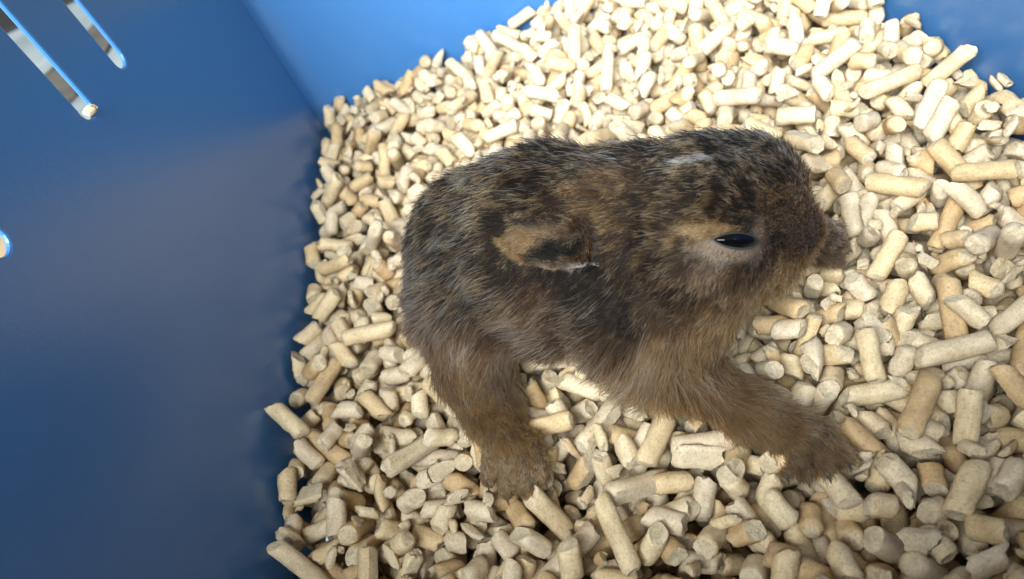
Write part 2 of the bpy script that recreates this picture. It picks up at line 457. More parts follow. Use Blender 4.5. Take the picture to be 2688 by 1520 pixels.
for n_, (ti, c, ax, tw) in enumerate(pel):
    T = TEMPL[ti]; Rm = frame_of(ax, tw); c = c - np.array([0, 0, DEPTH])
    if n_ in single:
        nm, lb = PNAME[T['kind']]
        place = where(c); lb = lb.format(place)
        o = bpy.data.objects.new(nm, TM[ti]); col.objects.link(o)
        mw = Matrix.Identity(4)
        for i in range(3):
            for j in range(3): mw[i][j] = Rm[i, j]
            mw[i][3] = c[i]
        o.matrix_world = mw
        tag(o, lb, 'wood pellet', 'loose wood pellets of the bedding: ' + {'long': 'whole ones', 'stub': 'short pieces', 'chip': 'split chips'}[T['kind']] + ' ' + place)
    else:
        sv.append(T['V'] / 1000 @ Rm.T + c); spc.append(T['V'] + rng.uniform(-200, 200, 3))
        sf += [tuple(v + base for v in f) for f in T['F']]; sm.append(T['MI']); base += len(T['V'])
sv = np.concatenate(sv); sm = np.concatenate(sm)
bed = mesh_obj('pellet_bedding', sv.tolist(), sf, [M_WOOD, M_WOODEND], mat_idx=sm)
bed.data.polygons.foreach_set('use_smooth', sm >= 0)
bed.data.attributes.new('sharp_edge', 'BOOLEAN', 'EDGE').data.foreach_set('value', sharp_edges(bed.data, sm))
at = bed.data.attributes.new('pco', 'FLOAT_VECTOR', 'POINT'); at.data.foreach_set('vector', np.concatenate(spc).astype(np.float32).ravel())
tag(bed, 'deep bed of loose beige wood pellets covering the carrier floor', 'bedding', kind='stuff')

# fine sawdust that has sifted down between the pellets
nsx, nsy = 90, 120
dv, dfc = [], []
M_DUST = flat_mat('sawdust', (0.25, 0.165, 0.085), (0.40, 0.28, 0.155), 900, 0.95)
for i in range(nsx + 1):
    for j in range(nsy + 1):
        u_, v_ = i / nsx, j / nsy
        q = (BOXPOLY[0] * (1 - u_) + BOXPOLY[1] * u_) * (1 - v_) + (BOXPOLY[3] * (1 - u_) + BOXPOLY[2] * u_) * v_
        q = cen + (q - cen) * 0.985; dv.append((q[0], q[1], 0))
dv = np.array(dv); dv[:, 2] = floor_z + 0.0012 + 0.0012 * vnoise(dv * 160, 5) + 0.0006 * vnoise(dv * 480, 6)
for i in range(nsx):
    for j in range(nsy):
        a = i * (nsy + 1) + j; dfc.append((a, a + 1, a + nsy + 2, a + nsy + 1))
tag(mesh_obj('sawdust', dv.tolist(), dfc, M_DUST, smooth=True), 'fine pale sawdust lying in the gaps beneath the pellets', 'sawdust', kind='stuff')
ck = bpy.data.objects.new('wood_crumb', TM[74]); col.objects.link(ck)
ck.location = (*(A2 + ul * 0.1372 + ub * 0.0004), 0.0930); ck.rotation_euler = (0.5, 1.2, 0.3)
tag(ck, 'small yellow wood crumb caught in the lower end of a long slot', 'wood crumb')

# ------------------------------------------------------------------ the leveret: body as one smooth implicit surface
mm = 0.001
def sph(px_, py_, z, rpx):
    q = P(px_, py_, z * mm); return q, rpx * depth(q) / FPX
def seg(p, a, ra, b, rb):
    ab = b - a; t = np.clip(((p - a) @ ab) / ab.dot(ab), 0, 1)
    return np.linalg.norm(p - (a + t[:, None] * ab), axis=1) - (ra + (rb - ra) * t)
def smin(a, b, k):
    h_ = np.clip(0.5 + 0.5 * (b - a) / k, 0, 1); return b + (a - b) * h_ - k * h_ * (1 - h_)
FAR = np.array([0.68, 0.73, 0]); FWD = np.array([0.73, -0.68, 0])

rump = sph(1285, 655, 28, 198); midb = sph(1450, 640, 30, 222); shou = sph(1620, 655, 30, 210); neck = sph(1730, 585, 38, 166)
head = sph(1860, 540, 44, 170); fore = sph(1965, 505, 43, 124); cheek = sph(1835, 655, 41, 142); muz = sph(2050, 590, 33, 84); chin = sph(2035, 650, 26, 54)
nose = sph(2105, 600, 31, 46)
chest = sph(1800, 800, 27, 118); jaw = sph(1985, 690, 24, 62); belly = sph(1450, 740, 22, 178); nape = sph(1640, 528, 40, 132)
thigh = sph(1248, 790, 22, 148); shank = sph(1245, 965, 13, 84); ankle = sph(1290, 1075, 7, 60); hf = sph(1340, 1170, 6.5, 56)
upper = sph(1680, 835, 25, 140); elbow = sph(1752, 942, 17, 88); wrist = sph(1965, 1078, 8, 54); fp = sph(2090, 1140, 7, 62)
farsh = (shou[0] + FAR * 0.012 + np.array([0, 0, -.006]), 0.012); farel = (shou[0] + FAR * 0.028 + FWD * 0.012 + np.array([0, 0, -.018]), 0.008)
farwr = (P(2080, 610, 0.009), 0.0050); farp = (P(2158, 640, 0.007), 0.0050)
farth = (rump[0] + FAR * 0.012 + np.array([0, 0, -.008]), 0.013); farkn = (rump[0] + FAR * 0.016 + FWD * 0.02 + np.array([0, 0, -.017]), 0.007)
farft = (rump[0] + FAR * 0.020 + FWD * 0.004 + np.array([0, 0, -.022]), 0.005)
tail = sph(1120, 850, 14, 40); tailroot = sph(1160, 780, 20, 60)
htoes = [((1292, 1165), (1284, 1248)), ((1326, 1165), (1330, 1282)), ((1362, 1160), (1380, 1284)), ((1392, 1152), (1424, 1246))]
ftoes = [((2020, 1150), (2052, 1222)), ((2070, 1140), (2108, 1232)), ((2118, 1128), (2162, 1222)), ((2150, 1118), (2208, 1196))]
fartoes = [((2150, 600), (2192, 606)), ((2158, 632), (2204, 646)), ((2154, 660), (2190, 682))]

def sdf_body(p):
    d = seg(p, rump[0], rump[1], midb[0], midb[1])
    d = smin(d, seg(p, midb[0], midb[1], shou[0], shou[1]), 0.008)
    d = smin(d, seg(p, shou[0], shou[1] * 0.9, neck[0], neck[1]), 0.008)
    hd = seg(p, head[0], head[1], fore[0], fore[1])
    hd = smin(hd, seg(p, head[0], head[1] * 0.92, cheek[0], cheek[1]), 0.006)
    hd = smin(hd, seg(p, fore[0], fore[1] * 0.8, muz[0], muz[1]), 0.008)
    hd = smin(hd, seg(p, cheek[0], cheek[1] * 0.8, chin[0], chin[1]), 0.008)
    hd = smin(hd, seg(p, cheek[0], cheek[1] * 0.8, jaw[0], jaw[1]), 0.006)
    hd = smin(hd, seg(p, jaw[0], jaw[1], chin[0], chin[1]), 0.004)
    hd = smin(hd, seg(p, muz[0], muz[1], nose[0], nose[1]), 0.003)
    d = smin(d, seg(p, neck[0], neck[1], head[0], head[1] * 0.95), 0.004)
    d = smin(d, seg(p, nape[0], nape[1], head[0], head[1] * 0.9), 0.005)
    d = smin(d, hd, 0.0012)
    d = smin(d, seg(p, shou[0], shou[1] * 0.8, chest[0], chest[1]), 0.006)
    d = smin(d, seg(p, jaw[0], jaw[1], chest[0], chest[1] * 0.8), 0.006)
    d = smin(d, seg(p, belly[0], belly[1], shou[0], shou[1] * 0.8), 0.006)
    for chain, k in (((rump, thigh, 0), (thigh, shank, 0), (shank, ankle, 0), (ankle, hf, 0)), 0.006), (((shou, upper, 0), (upper, elbow, 0), (elbow, wrist, 0), (wrist, fp, 0)), 0.006), \
                    (((farsh, farel, 0), (farel, farwr, 0), (farwr, farp, 0)), 0.005), (((farth, farkn, 0), (farkn, farft, 0)), 0.005), (((tailroot, tail, 0),), 0.004):
        for a, b, _ in chain:
            ra = a[1] * (0.7 if (a is rump or a is shou) else 1.0)
            d = smin(d, seg(p, a[0], ra, b[0], b[1]), k)
    for toes, r_, z in ((htoes, 26, 5.6), (ftoes, 25, 5.0), (fartoes, 20, 6.0)):
        for (a, b) in toes:
            qa, ra = sph(*a, z + 1.5, r_); qb, rb = sph(*b, z - 0.8, r_ * 0.9)
            d = smin(d, seg(p, qa, ra, qb, rb), 0.0007)
    return d

ALLC = np.array([q[0] for q in (rump, midb, shou, head, fore, muz, thigh, hf, fp, farp, farft, elbow, tail)])
gmin = ALLC.min(0) - 0.028; gmax = ALLC.max(0) + 0.028; gmin[2] = -0.004; gmax[2] = 0.078
VX = 0.0009
dims = ((gmax - gmin) / VX).astype(int) + 1
def grid_pts():
    g = np.stack(np.meshgrid(*[gmin[i] + np.arange(dims[i]) * VX for i in range(3)], indexing='ij'), -1)
    return g.reshape(-1, 3)
def surface_nets(val):
    s = val < 0
    nx, ny, nz = val.shape
    acc = np.zeros((nx - 1, ny - 1, nz - 1, 3)); cnt = np.zeros((nx - 1, ny - 1, nz - 1))
    base = np.stack(np.meshgrid(np.arange(nx - 1), np.arange(ny - 1), np.arange(nz - 1), indexing='ij'), -1).astype(float)
    sl = lambda o: tuple(slice(o[i], val.shape[i] - 1 + o[i]) for i in range(3))
    corners = [(i, j, k) for i in (0, 1) for j in (0, 1) for k in (0, 1)]
    for a in corners:
        for ax in range(3):
            if a[ax]: continue
            b = list(a); b[ax] = 1; b = tuple(b)
            va, vb = val[sl(a)], val[sl(b)]; cr = (va < 0) != (vb < 0)
            t = np.where(cr, va / np.where(cr, va - vb, 1), 0)
            for c in range(3): acc[..., c] += np.where(cr, a[c] + (t if c == ax else 0), 0)
            cnt += cr
    m = cnt > 0
    idx = np.full(m.shape, -1); idx[m] = np.arange(m.sum())
    V = gmin + (base[m] + acc[m] / cnt[m][:, None]) * VX
    F = []
    for ax in range(3):
        o1, o2 = [(1, 2), (2, 0), (0, 1)][ax]
        a = [slice(0, n) for n in s.shape]; b = [slice(0, n) for n in s.shape]
        a[ax] = slice(0, -1); b[ax] = slice(1, None)
        cr = s[tuple(a)] != s[tuple(b)]
        w = np.argwhere(cr)
        ok = (w[:, o1] > 0) & (w[:, o2] > 0) & (w[:, o1] < s.shape[o1] - 1) & (w[:, o2] < s.shape[o2] - 1)
        w = w[ok]
        def cell(d1, d2):
            q = w.copy(); q[:, o1] -= d1; q[:, o2] -= d2; return idx[q[:, 0], q[:, 1], q[:, 2]]
        quad = np.stack([cell(1, 1), cell(0, 1), cell(0, 0), cell(1, 0)], 1)
        flip = ~s[w[:, 0], w[:, 1], w[:, 2]]
        quad[flip] = quad[flip][:, ::-1]
        F.append(quad)
    F = np.concatenate(F); F = F[(F >= 0).all(1)]
    return V, F
gp3 = grid_pts()
d0 = sdf_body(gp3)
V0, F0 = surface_nets(d0.reshape(dims))
bvh0 = BVHTree.FromPolygons(V0.tolist(), F0.tolist())
def hit(px_, py_, bv=None):
    r = (bv or bvh0).ray_cast(Vector(CAM), Vector(ray(px_, py_)).normalized())
    return (None, None) if r[0] is None else (np.array(r[0]), np.array(r[1]))

# ears: leaf plates lying back along the neck
def ear_params(base_px, tip_px, up_px, hw, lift0, lift1, arch=0.0012, cup=0.0, sink=0.0):
    b, nb = hit(*base_px); t, nt_ = hit(*tip_px); u_, nu = hit(*up_px)
    n = nb + nt_ + 1.4 * hit((base_px[0] + tip_px[0]) / 2, (base_px[1] + tip_px[1]) / 2)[1]; n /= np.linalg.norm(n)
    b = b + nb * lift0; t = t + nt_ * lift1
    a = t - b; L = np.linalg.norm(a); a /= L
    n = n - n.dot(a) * a; n /= np.linalg.norm(n)
    w = np.cross(n, a)
    if (u_ - b).dot(w) < 0: w = -w
    return dict(b=b, a=a, n=n, w=w, L=L, hw=hw, arch=arch, cup=cup, sink=sink)
EARS = [ear_params((1600, 640), (1334, 632), (1480, 560), 0.0059, 0.0012, 0.0046, 0.0020, 0.0016, 0.0085),
        ear_params((1700, 462), (1420, 470), (1560, 432), 0.0046, -0.0022, -0.0014)]
def sdf_ear(p, e):
    q = p - e['b']; u = q @ e['a'] / e['L']; w = q @ e['w']; z = q @ e['n']
    uc = np.clip(u, 0, 1)
    prof = e['hw'] * np.where(uc < 0.45, 0.72 + 0.28 * np.sin(uc / 0.45 * np.pi / 2), np.cos((uc - 0.45) / 0.55 * np.pi / 2) ** 0.95)
    cz = 0.0010 + e['arch'] * np.sin(np.pi * uc ** 0.8) - (0.0022 + e['arch'] * np.sin(np.pi * uc)) * np.clip(w / e['hw'], -0.2, 1.6) ** 2 + 0.0018 * np.clip(-w / e['hw'] - 0.45, 0, 1) * 1.3 - e['cup'] * np.exp(-((w / e['hw'] + 0.35) / 0.35) ** 2) * np.sin(np.pi * np.clip(uc * 1.15, 0, 1)) - e['sink'] * (1 - np.clip(uc / 0.32, 0, 1)) ** 2
    d1 = np.abs(z - cz) - 0.0008
    d2 = np.maximum(np.abs(w) - prof, np.maximum(-u, u - 1) * e['L'])
    return np.maximum(d1, d2)
de = [sdf_ear(gp3, e) for e in EARS]
dall = d0
for q in de: dall = smin(dall, q, 0.0012)
V1, F1 = surface_nets(dall.reshape(dims))
# relax the surface a little
nbr = np.zeros((len(V1), 3)); cn = np.zeros(len(V1))
for it in range(2):
    nbr[:] = 0; cn[:] = 0
    for k in range(4):
        np.add.at(nbr, F1[:, k], V1[F1[:, (k + 1) % 4]]); np.add.at(cn, F1[:, k], 1)
    V1 = V1 * 0.5 + 0.5 * nbr / cn[:, None]
bvh = BVHTree.FromPolygons(V1.tolist(), F1.tolist())
BASE = np.array([*((rump[0] + shou[0]) / 2)[:2], 0.0])

# eye socket: almond on the head
EYE_C, EYE_N = hit(1924, 630, bvh)
eye_l, _ = hit(1866, 630, bvh); eye_r, _ = hit(1984, 636, bvh)
ex = (eye_r - eye_l); EYE_W = np.linalg.norm(ex) / 2; ex /= 2 * EYE_W
EYE_N = EYE_N - EYE_N.dot(ex) * ex; EYE_N /= np.linalg.norm(EYE_N); ey = np.cross(EYE_N, ex)
if ey[2] < 0: ey = -ey
EYE_C = (eye_l + eye_r) / 2; EYE_C = EYE_C + EYE_N * ((hit(1924, 630, bvh)[0] - EYE_C) @ EYE_N)
EYE_H = 0.00145

# ------------------------------------------------------------------ fur
def tri_sample(n, dens=False):
    tri = np.concatenate([F1[:, [0, 1, 2]], F1[:, [0, 2, 3]]])
    a, b, c = V1[tri[:, 0]], V1[tri[:, 1]], V1[tri[:, 2]]
    cr = np.cross(b - a, c - a); ar = np.linalg.norm(cr, axis=1)
    if dens: ar = ar * np.clip(4.5 / VLEN[tri].mean(1), 0.9, 2.6)
    pick = rng.choice(len(tri), n, p=ar / ar.sum())
    r1, r2 = np.sqrt(rng.random(n)), rng.random(n)
    p = (1 - r1)[:, None] * a[pick] + (r1 * (1 - r2))[:, None] * b[pick] + (r1 * r2)[:, None] * c[pick]
    vn = VN; w = [(1 - r1)[:, None], (r1 * (1 - r2))[:, None], (r1 * r2)[:, None]]
    nn = sum(w[k] * vn[tri[pick, k]] for k in range(3)); nn /= np.linalg.norm(nn, axis=1)[:, None] + 1e-12
    return p, nn
VN = np.zeros_like(V1)
fa = np.cross(V1[F1[:, 1]] - V1[F1[:, 0]], V1[F1[:, 2]] - V1[F1[:, 0]])
for k in range(4): np.add.at(VN, F1[:, k], fa)
VN /= np.linalg.norm(VN, axis=1)[:, None] + 1e-12
if np.sum(VN * (V1 - V1.mean(0))) < 0: print('NORMALS FLIPPED'); VN = -VN

# hair flow seen on the animal: start pixel -> end pixel (full-size photograph)
FLOW = [((2140, 600), (2100, 560)), ((2120, 520), (2070, 470)), ((2080, 440), (2010, 400)), ((2040, 560), (1960, 530)), ((1980, 450), (1890, 430)), ((1930, 380), (1830, 385)),
        ((1900, 540), (1800, 545)), ((1820, 480), (1720, 500)), ((1760, 400), (1660, 430)), ((1840, 600), (1740, 630)), ((1700, 560), (1600, 590)), ((1650, 480), (1560, 520)),
        ((1960, 690), (1880, 720)), ((2060, 680), (1990, 720)), ((1880, 720), (1780, 760)), ((1760, 690), (1670, 730)), ((1700, 780), (1620, 830)), ((1820, 780), (1740, 830)),
        ((1960, 790), (1900, 830)), ((1640, 400), (1540, 430)), ((1540, 400), (1440, 420)), ((1500, 480), (1400, 520)), ((1400, 420), (1310, 470)), ((1300, 430), (1220, 490)),
        ((1380, 540), (1290, 580)), ((1260, 540), (1180, 600)), ((1180, 500), (1120, 590)), ((1150, 620), (1100, 700)), ((1260, 660), (1170, 710)), ((1380, 700), (1280, 740)),
        ((1500, 740), (1400, 790)), ((1600, 700), (1520, 750)), ((1360, 800), (1260, 860)), ((1230, 780), (1150, 850)), ((1120, 780), (1090, 850)), ((1480, 860), (1400, 930)),
        ((1580, 820), (1500, 880)), ((1640, 880), (1570, 970)), ((1720, 860), (1680, 960)), ((1780, 860), (1760, 950)), ((1700, 980), (1660, 1040)), ((1780, 980), (1830, 1040)),
        ((1860, 1000), (1930, 1050)), ((1960, 1060), (2040, 1110)), ((2060, 1110), (2130, 1160)), ((2150, 1150), (2210, 1190)), ((2080, 1180), (2110, 1230)),
        ((1260, 900), (1190, 970)), ((1180, 900), (1140, 980)), ((1180, 1000), (1180, 1080)), ((1250, 1000), (1230, 1080)), ((1270, 1080), (1300, 1150)), ((1330, 1160), (1350, 1230)),
        ((1400, 1180), (1415, 1240)), ((1860, 860), (1830, 920)), ((2170, 620), (2205, 650))]
fpnt, fdir = [], []
for a, b in FLOW:
    pa, na = hit(*a, bvh); pb, _ = hit(*b, bvh)
    if pa is None: print('flow miss', a); continue
    if pb is None: v = P(*b, pa[2]) - pa
    else: v = pb - pa
    v = v - v.dot(na) * na
    fpnt.append(pa); fdir.append(v / np.linalg.norm(v))
# far flank: hair runs back towards the tail and down
for q in (rump, midb, shou, neck, head):
    pt = q[0] + FAR * q[1]; fpnt.append(pt); v = -FWD * 0.8 + np.array([0, 0, -0.5]); fdir.append(v / np.linalg.norm(v))
    pt = q[0] + np.array([0, 0, -q[1]]); fpnt.append(pt); fdir.append(-FWD)
fpnt, fdir = np.array(fpnt), np.array(fdir)

# coat: pixel, tip colour, band colour at mid length, root colour, length mm, lift 0..1, clumping 0..1, share of dark hairs
TAN = (0.33, 0.225, 0.115); DTAN = (0.25, 0.165, 0.085); GREY = (0.30, 0.26, 0.22); WHITE = (0.72, 0.68, 0.62); TAWNY = (0.37, 0.275, 0.165); RUST = (0.275, 0.19, 0.105)
DK = (0.020, 0.014, 0.010); DK2 = (0.038, 0.027, 0.019); BR = (0.10, 0.066, 0.04); PALE = (0.40, 0.30, 0.19); MUD = (0.15, 0.11, 0.08)
COAT = [
 (1240, 480, TAN, DK, DK, 7, .45, .85, .40), (1340, 410, TAN, DK, DK, 7, .45, .85, .45), (1330, 520, TAN, DK, DK, 7, .5, .9, .42), (1460, 420, DTAN, DK, DK, 6.5, .45, .8, .5),
 (1420, 500, TAN, DK, DK, 7, .55, .9, .45), (1130, 560, DTAN, DK, DK, 6, .4, .8, .45), (1200, 640, TAN, DK, DK, 6.5, .4, .85, .40), (1100, 700, GREY, DK2, DK, 6, .4, .7, .3),
 (1300, 720, TAN, DK2, DK, 7, .35, .8, .35), (1420, 780, DTAN, BR, DK2, 7, .35, .7, .3), (1200, 770, DTAN, DK2, DK, 7, .35, .8, .35), (1120, 830, GREY, MUD, DK2, 6.5, .4, .6, .2),
 (1560, 780, DTAN, DK2, DK, 7, .35, .75, .4), (1300, 860, MUD, BR, DK2, 7, .35, .6, .25), (1480, 880, GREY, BR, DK2, 7.5, .35, .6, .25), (1560, 920, GREY, MUD, DK2, 7.5, .35, .6, .2), (1420, 930, GREY, GREY, MUD, 6, .35, .5, .1),
 (1440, 708, BR, DK, DK, 3.2, .2, .8, .7), (1515, 728, BR, DK, DK, 3, .2, .8, .75), (1565, 722, BR, DK, DK, 3, .2, .8, .75), (1600, 735, BR, DK, DK, 3, .2, .8, .7), (1635, 790, BR, DK, DK, 3, .2, .8, .7), (1662, 845, BR, DK, DK, 3.2, .2, .8, .65), (1660, 700, DTAN, DK2, DK, 5, .3, .7, .4),  # dark fur plus painted shade, beneath the ear and along the cheek crease
 (1580, 560, TAN, BR, DK2, 5.5, .35, .7, .3), (1560, 480, DTAN, BR, DK2, 5.5, .35, .6, .3), (1640, 420, DTAN, DK, DK, 5.5, .35, .8, .5), (1540, 400, DTAN, DK, DK, 6, .4, .8, .5),
 (1700, 500, DTAN, DK2, DK, 5, .35, .85, .42), (1780, 420, TAN, DK, DK, 5, .35, .9, .40), (1880, 370, TAN, DK, DK, 5, .35, .9, .36), (1940, 440, PALE, DK, DK, 4.5, .35, .9, .35),
 (2030, 430, PALE, DK2, DK, 4.5, .35, .8, .3), (1840, 500, TAN, DK, DK, 5, .35, .85, .42), (1960, 520, PALE, DK2, DK, 4.2, .32, .85, .34), (1720, 610, TAN, DK2, DK, 5, .3, .8, .35),
 (1800, 560, TAN, DK2, DK, 4.5, .3, .8, .38), (2050, 540, TAN, BR, DK2, 3.5, .3, .8, .35), (2110, 530, (0.36, 0.29, 0.22), BR, DK2, 3.2, .3, .6, .18), (2140, 600, (0.24, 0.19, 0.15), BR, DK2, 2.4, .35, .4, .12), (2100, 660, MUD, BR, DK, 3, .35, .4, .2),
 (2030, 620, GREY, DK2, DK, 3, .3, .6, .35), (1880, 585, (0.62, 0.46, 0.27), TAN, BR, 3.2, .22, .5, .05), (1830, 615, (0.55, 0.41, 0.24), TAN, BR, 3.4, .22, .5, .08), (1935, 588, (0.62, 0.46, 0.27), TAN, BR, 2.6, .22, .5, .05),
 (1900, 662, (0.55, 0.47, 0.38), GREY, MUD, 1.6, .25, .3, .0), (1945, 660, (0.55, 0.47, 0.38), GREY, MUD, 1.6, .25, .3, .0), (1905, 690, DTAN, BR, DK2, 2.8, .3, .6, .2), (1950, 684, DTAN, BR, DK2, 2.8, .3, .6, .2), (1830, 650, DTAN, DK2, DK, 3.6, .3, .7, .35), (2040, 640, MUD, DK2, DK, 3, .3, .6, .35), (2015, 590, DTAN, DK2, DK, 3, .3, .7, .35), (1900, 545, DTAN, DK, DK, 4, .3, .8, .4), (1850, 570, TAN, DK2, DK, 4, .3, .8, .35), (1960, 565, DTAN, DK, DK, 3.4, .3, .8, .4), (1862, 655, GREY, GREY, MUD, 2.2, .25, .3, .05), (2000, 625, (0.36, 0.28, 0.26), GREY, MUD, 1.8, .25, .3, .0), (1985, 655, GREY, GREY, MUD, 2.0, .25, .3, .05),
 (1860, 705, PALE, MUD, DK2, 3.5, .3, .6, .15), (1940, 710, DTAN, BR, DK2, 3.6, .3, .6, .25), (1780, 680, DTAN, DK2, DK, 4.5, .3, .75, .4), (1800, 760, DTAN, DK2, DK, 5, .33, .8, .42), (1700, 740, TAN, DK2, DK, 5, .33, .75, .35),
 (2000, 690, MUD, DK2, DK, 3.6, .3, .6, .4), (1880, 770, DTAN, BR, DK2, 5, .35, .7, .3), (1720, 820, DTAN, BR, DK2, 5.5, .35, .75, .35), (2060, 710, (0.72, 0.57, 0.38), (0.5, 0.38, 0.24), BR, 4, .4, .4, .05), (1980, 770, (0.68, 0.53, 0.35), (0.5, 0.38, 0.24), BR, 5, .4, .4, .08), (2110, 690, (0.70, 0.55, 0.37), (0.5, 0.38, 0.24), BR, 3.2, .4, .4, .05),
 (1900, 830, (0.5, 0.37, 0.23), TAN, BR, 6, .45, .4, .08), (1840, 870, (0.48, 0.35, 0.22), TAN, BR, 6, .45, .4, .08), (1960, 830, PALE, PALE, BR, 5, .4, .4, .0),
 (1700, 900, TAWNY, TAWNY, BR, 8, .45, .55, .1), (1620, 900, DTAN, BR, DK2, 8, .45, .55, .15), (1760, 930, TAWNY, TAWNY, BR, 8, .45, .55, .08), (1680, 1000, TAWNY, TAWNY, BR, 8, .45, .5, .06), (1590, 980, GREY, TAWNY, BR, 8, .45, .5, .06),
 (1800, 1010, TAWNY, RUST, BR, 5.5, .3, .5, .10), (1900, 1050, DTAN, RUST, BR, 4.5, .28, .5, .08), (2000, 1090, (0.36, 0.26, 0.15), TAWNY, BR, 4.2, .3, .5, .06), (2100, 1150, (0.42, 0.31, 0.19), TAWNY, BR, 3.2, .35, .5, .05), (2190, 1190, (0.40, 0.31, 0.21), TAWNY, BR, 2.8, .4, .5, .05), (2090, 1220, (0.38, 0.31, 0.23), RUST, BR, 2.4, .4, .5, .05),
 (1180, 920, RUST, RUST, BR, 6, .35, .5, .12), (1260, 940, TAWNY, RUST, BR, 5.5, .35, .5, .10), (1190, 1040, RUST, RUST, BR, 4.6, .3, .5, .12), (1250, 1070, (0.34, 0.235, 0.12), RUST, BR, 3.6, .3, .5, .06), (1300, 960, GREY, GREY, MUD, 4, .4, .4, .03), (1330, 1150, (0.38, 0.26, 0.12), TAWNY, BR, 2.6, .3, .45, .05), (1290, 1200, (0.46, 0.35, 0.23), TAWNY, (0.2, 0.14, 0.085), 1.7, .3, .4, .08), (1350, 1250, (0.46, 0.35, 0.23), TAWNY, (0.2, 0.14, 0.085), 1.4, .3, .4, .05), (1400, 1190, (0.38, 0.26, 0.13), TAWNY, BR, 1.6, .3, .4, .05), (1420, 1240, (0.46, 0.35, 0.23), TAWNY, (0.2, 0.14, 0.085), 1.4, .3, .4, .05),
 (2190, 640, (0.46, 0.37, 0.29), MUD, BR, 2.4, .45, .5, .05), (2200, 690, (0.48, 0.39, 0.31), MUD, BR, 2.4, .45, .5, .05)]
cp, cv = [], []
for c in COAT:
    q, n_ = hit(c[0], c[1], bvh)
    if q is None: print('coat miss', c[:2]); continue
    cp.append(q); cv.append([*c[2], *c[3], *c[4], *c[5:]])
for q in (rump, midb, shou):
    cp.append(q[0] + FAR * q[1]); cv.append([*TAN, *DK2, *DK, 7, .4, .8, .4])
    cp.append(q[0] + np.array([0, 0, -q[1]])); cv.append([*WHITE, *WHITE, *GREY, 5, .4, .4, 0])
for q in (head, fore):
    cp.append(q[0] + FAR * q[1]); cv.append([*TAN, *DK2, *DK, 4.5, .35, .8, .4])
for q in (farwr, farft): cp.append(q[0]); cv.append([*(0.44, 0.36, 0.28), *MUD, *BR, 2.8, .45, .5, .05])
cp, cv = np.array(cp), np.array(cv)

EARC = [[], []]
# ear coat: (u along, w across -1..1), same values
EARCOAT = [[],
 [(0.95, 0, DK, DK, DK, 2.2, .3, .6, .8), (0.7, 0, TAN, DK, DK, 3.4, .35, .8, .4), (0.3, 0, DTAN, BR, DK2, 3.6, .35, .7, .3), (0.4, .9, MUD, DK2, DK, 3.5, .35, .7, .4), (0.4, -.9, DTAN, BR, DK2, 3.4, .35, .7, .3)]]

def idw(x, pts, vals, power, eps=1e-6):
    out = np.empty((len(x), vals.shape[1]))
    for i in range(0, len(x), 20000):
        d = ((x[i:i + 20000, None] - pts[None]) ** 2).sum(-1) + eps
        w = d ** (-power / 2); out[i:i + 20000] = (w @ vals) / w.sum(1)[:, None]
    return out

def near_ear_coat(u, w):
    """markings of the ear: golden towards the tip, black point and black patch, dark upper edge, white at the foot of the lower rim"""
    row = lambda tip, band, root, *r: np.array([*tip, *band, *root, *r])
    out = np.tile(row(TAN, BR, DK2, 2.6, .2, .65, .28), (len(u), 1))
    def put(mask, r): out[:] = out * (1 - mask[:, None]) + r * mask[:, None]
    sm = lambda x, a, b: np.clip((x - a) / (b - a), 0, 1)
    put(sm(w, 0.45, 0.75) * sm(u, 0.2, 0.4), row(MUD, DK2, DK, 2.0, .25, .7, .6))
    put(sm(u + 0.25 * w, 0.50, 0.68) * (1 - sm(w, 0.35, 0.6)), row((0.50, 0.345, 0.165), (0.26, 0.17, 0.08), BR, 2.4, .2, .6, .08))
    put(sm(1 - ((u - 0.42) / 0.26) ** 2 - ((w + 0.30 + (u - 0.42) * 0.8) / 0.46) ** 2, 0.0, 0.5), row((0.012, 0.009, 0.007), (0.01, 0.008, 0.006), (0.01, 0.008, 0.006), 2.2, .15, .5, .9))
    put(sm(u, 0.9, 0.96) * sm(w, -0.1, 0.15), row(DK, DK, DK, 2.0, .2, .4, .9))
    put(sm(-w, 0.84, 0.92), row(PALE, GREY, MUD, 1.1, .15, .3, .0))
    put(sm(-w, 0.70, 0.88) * (1 - sm(u, 0.22, 0.34)), row(WHITE, WHITE, GREY, 2.0, .25, .3, .0))
    return out
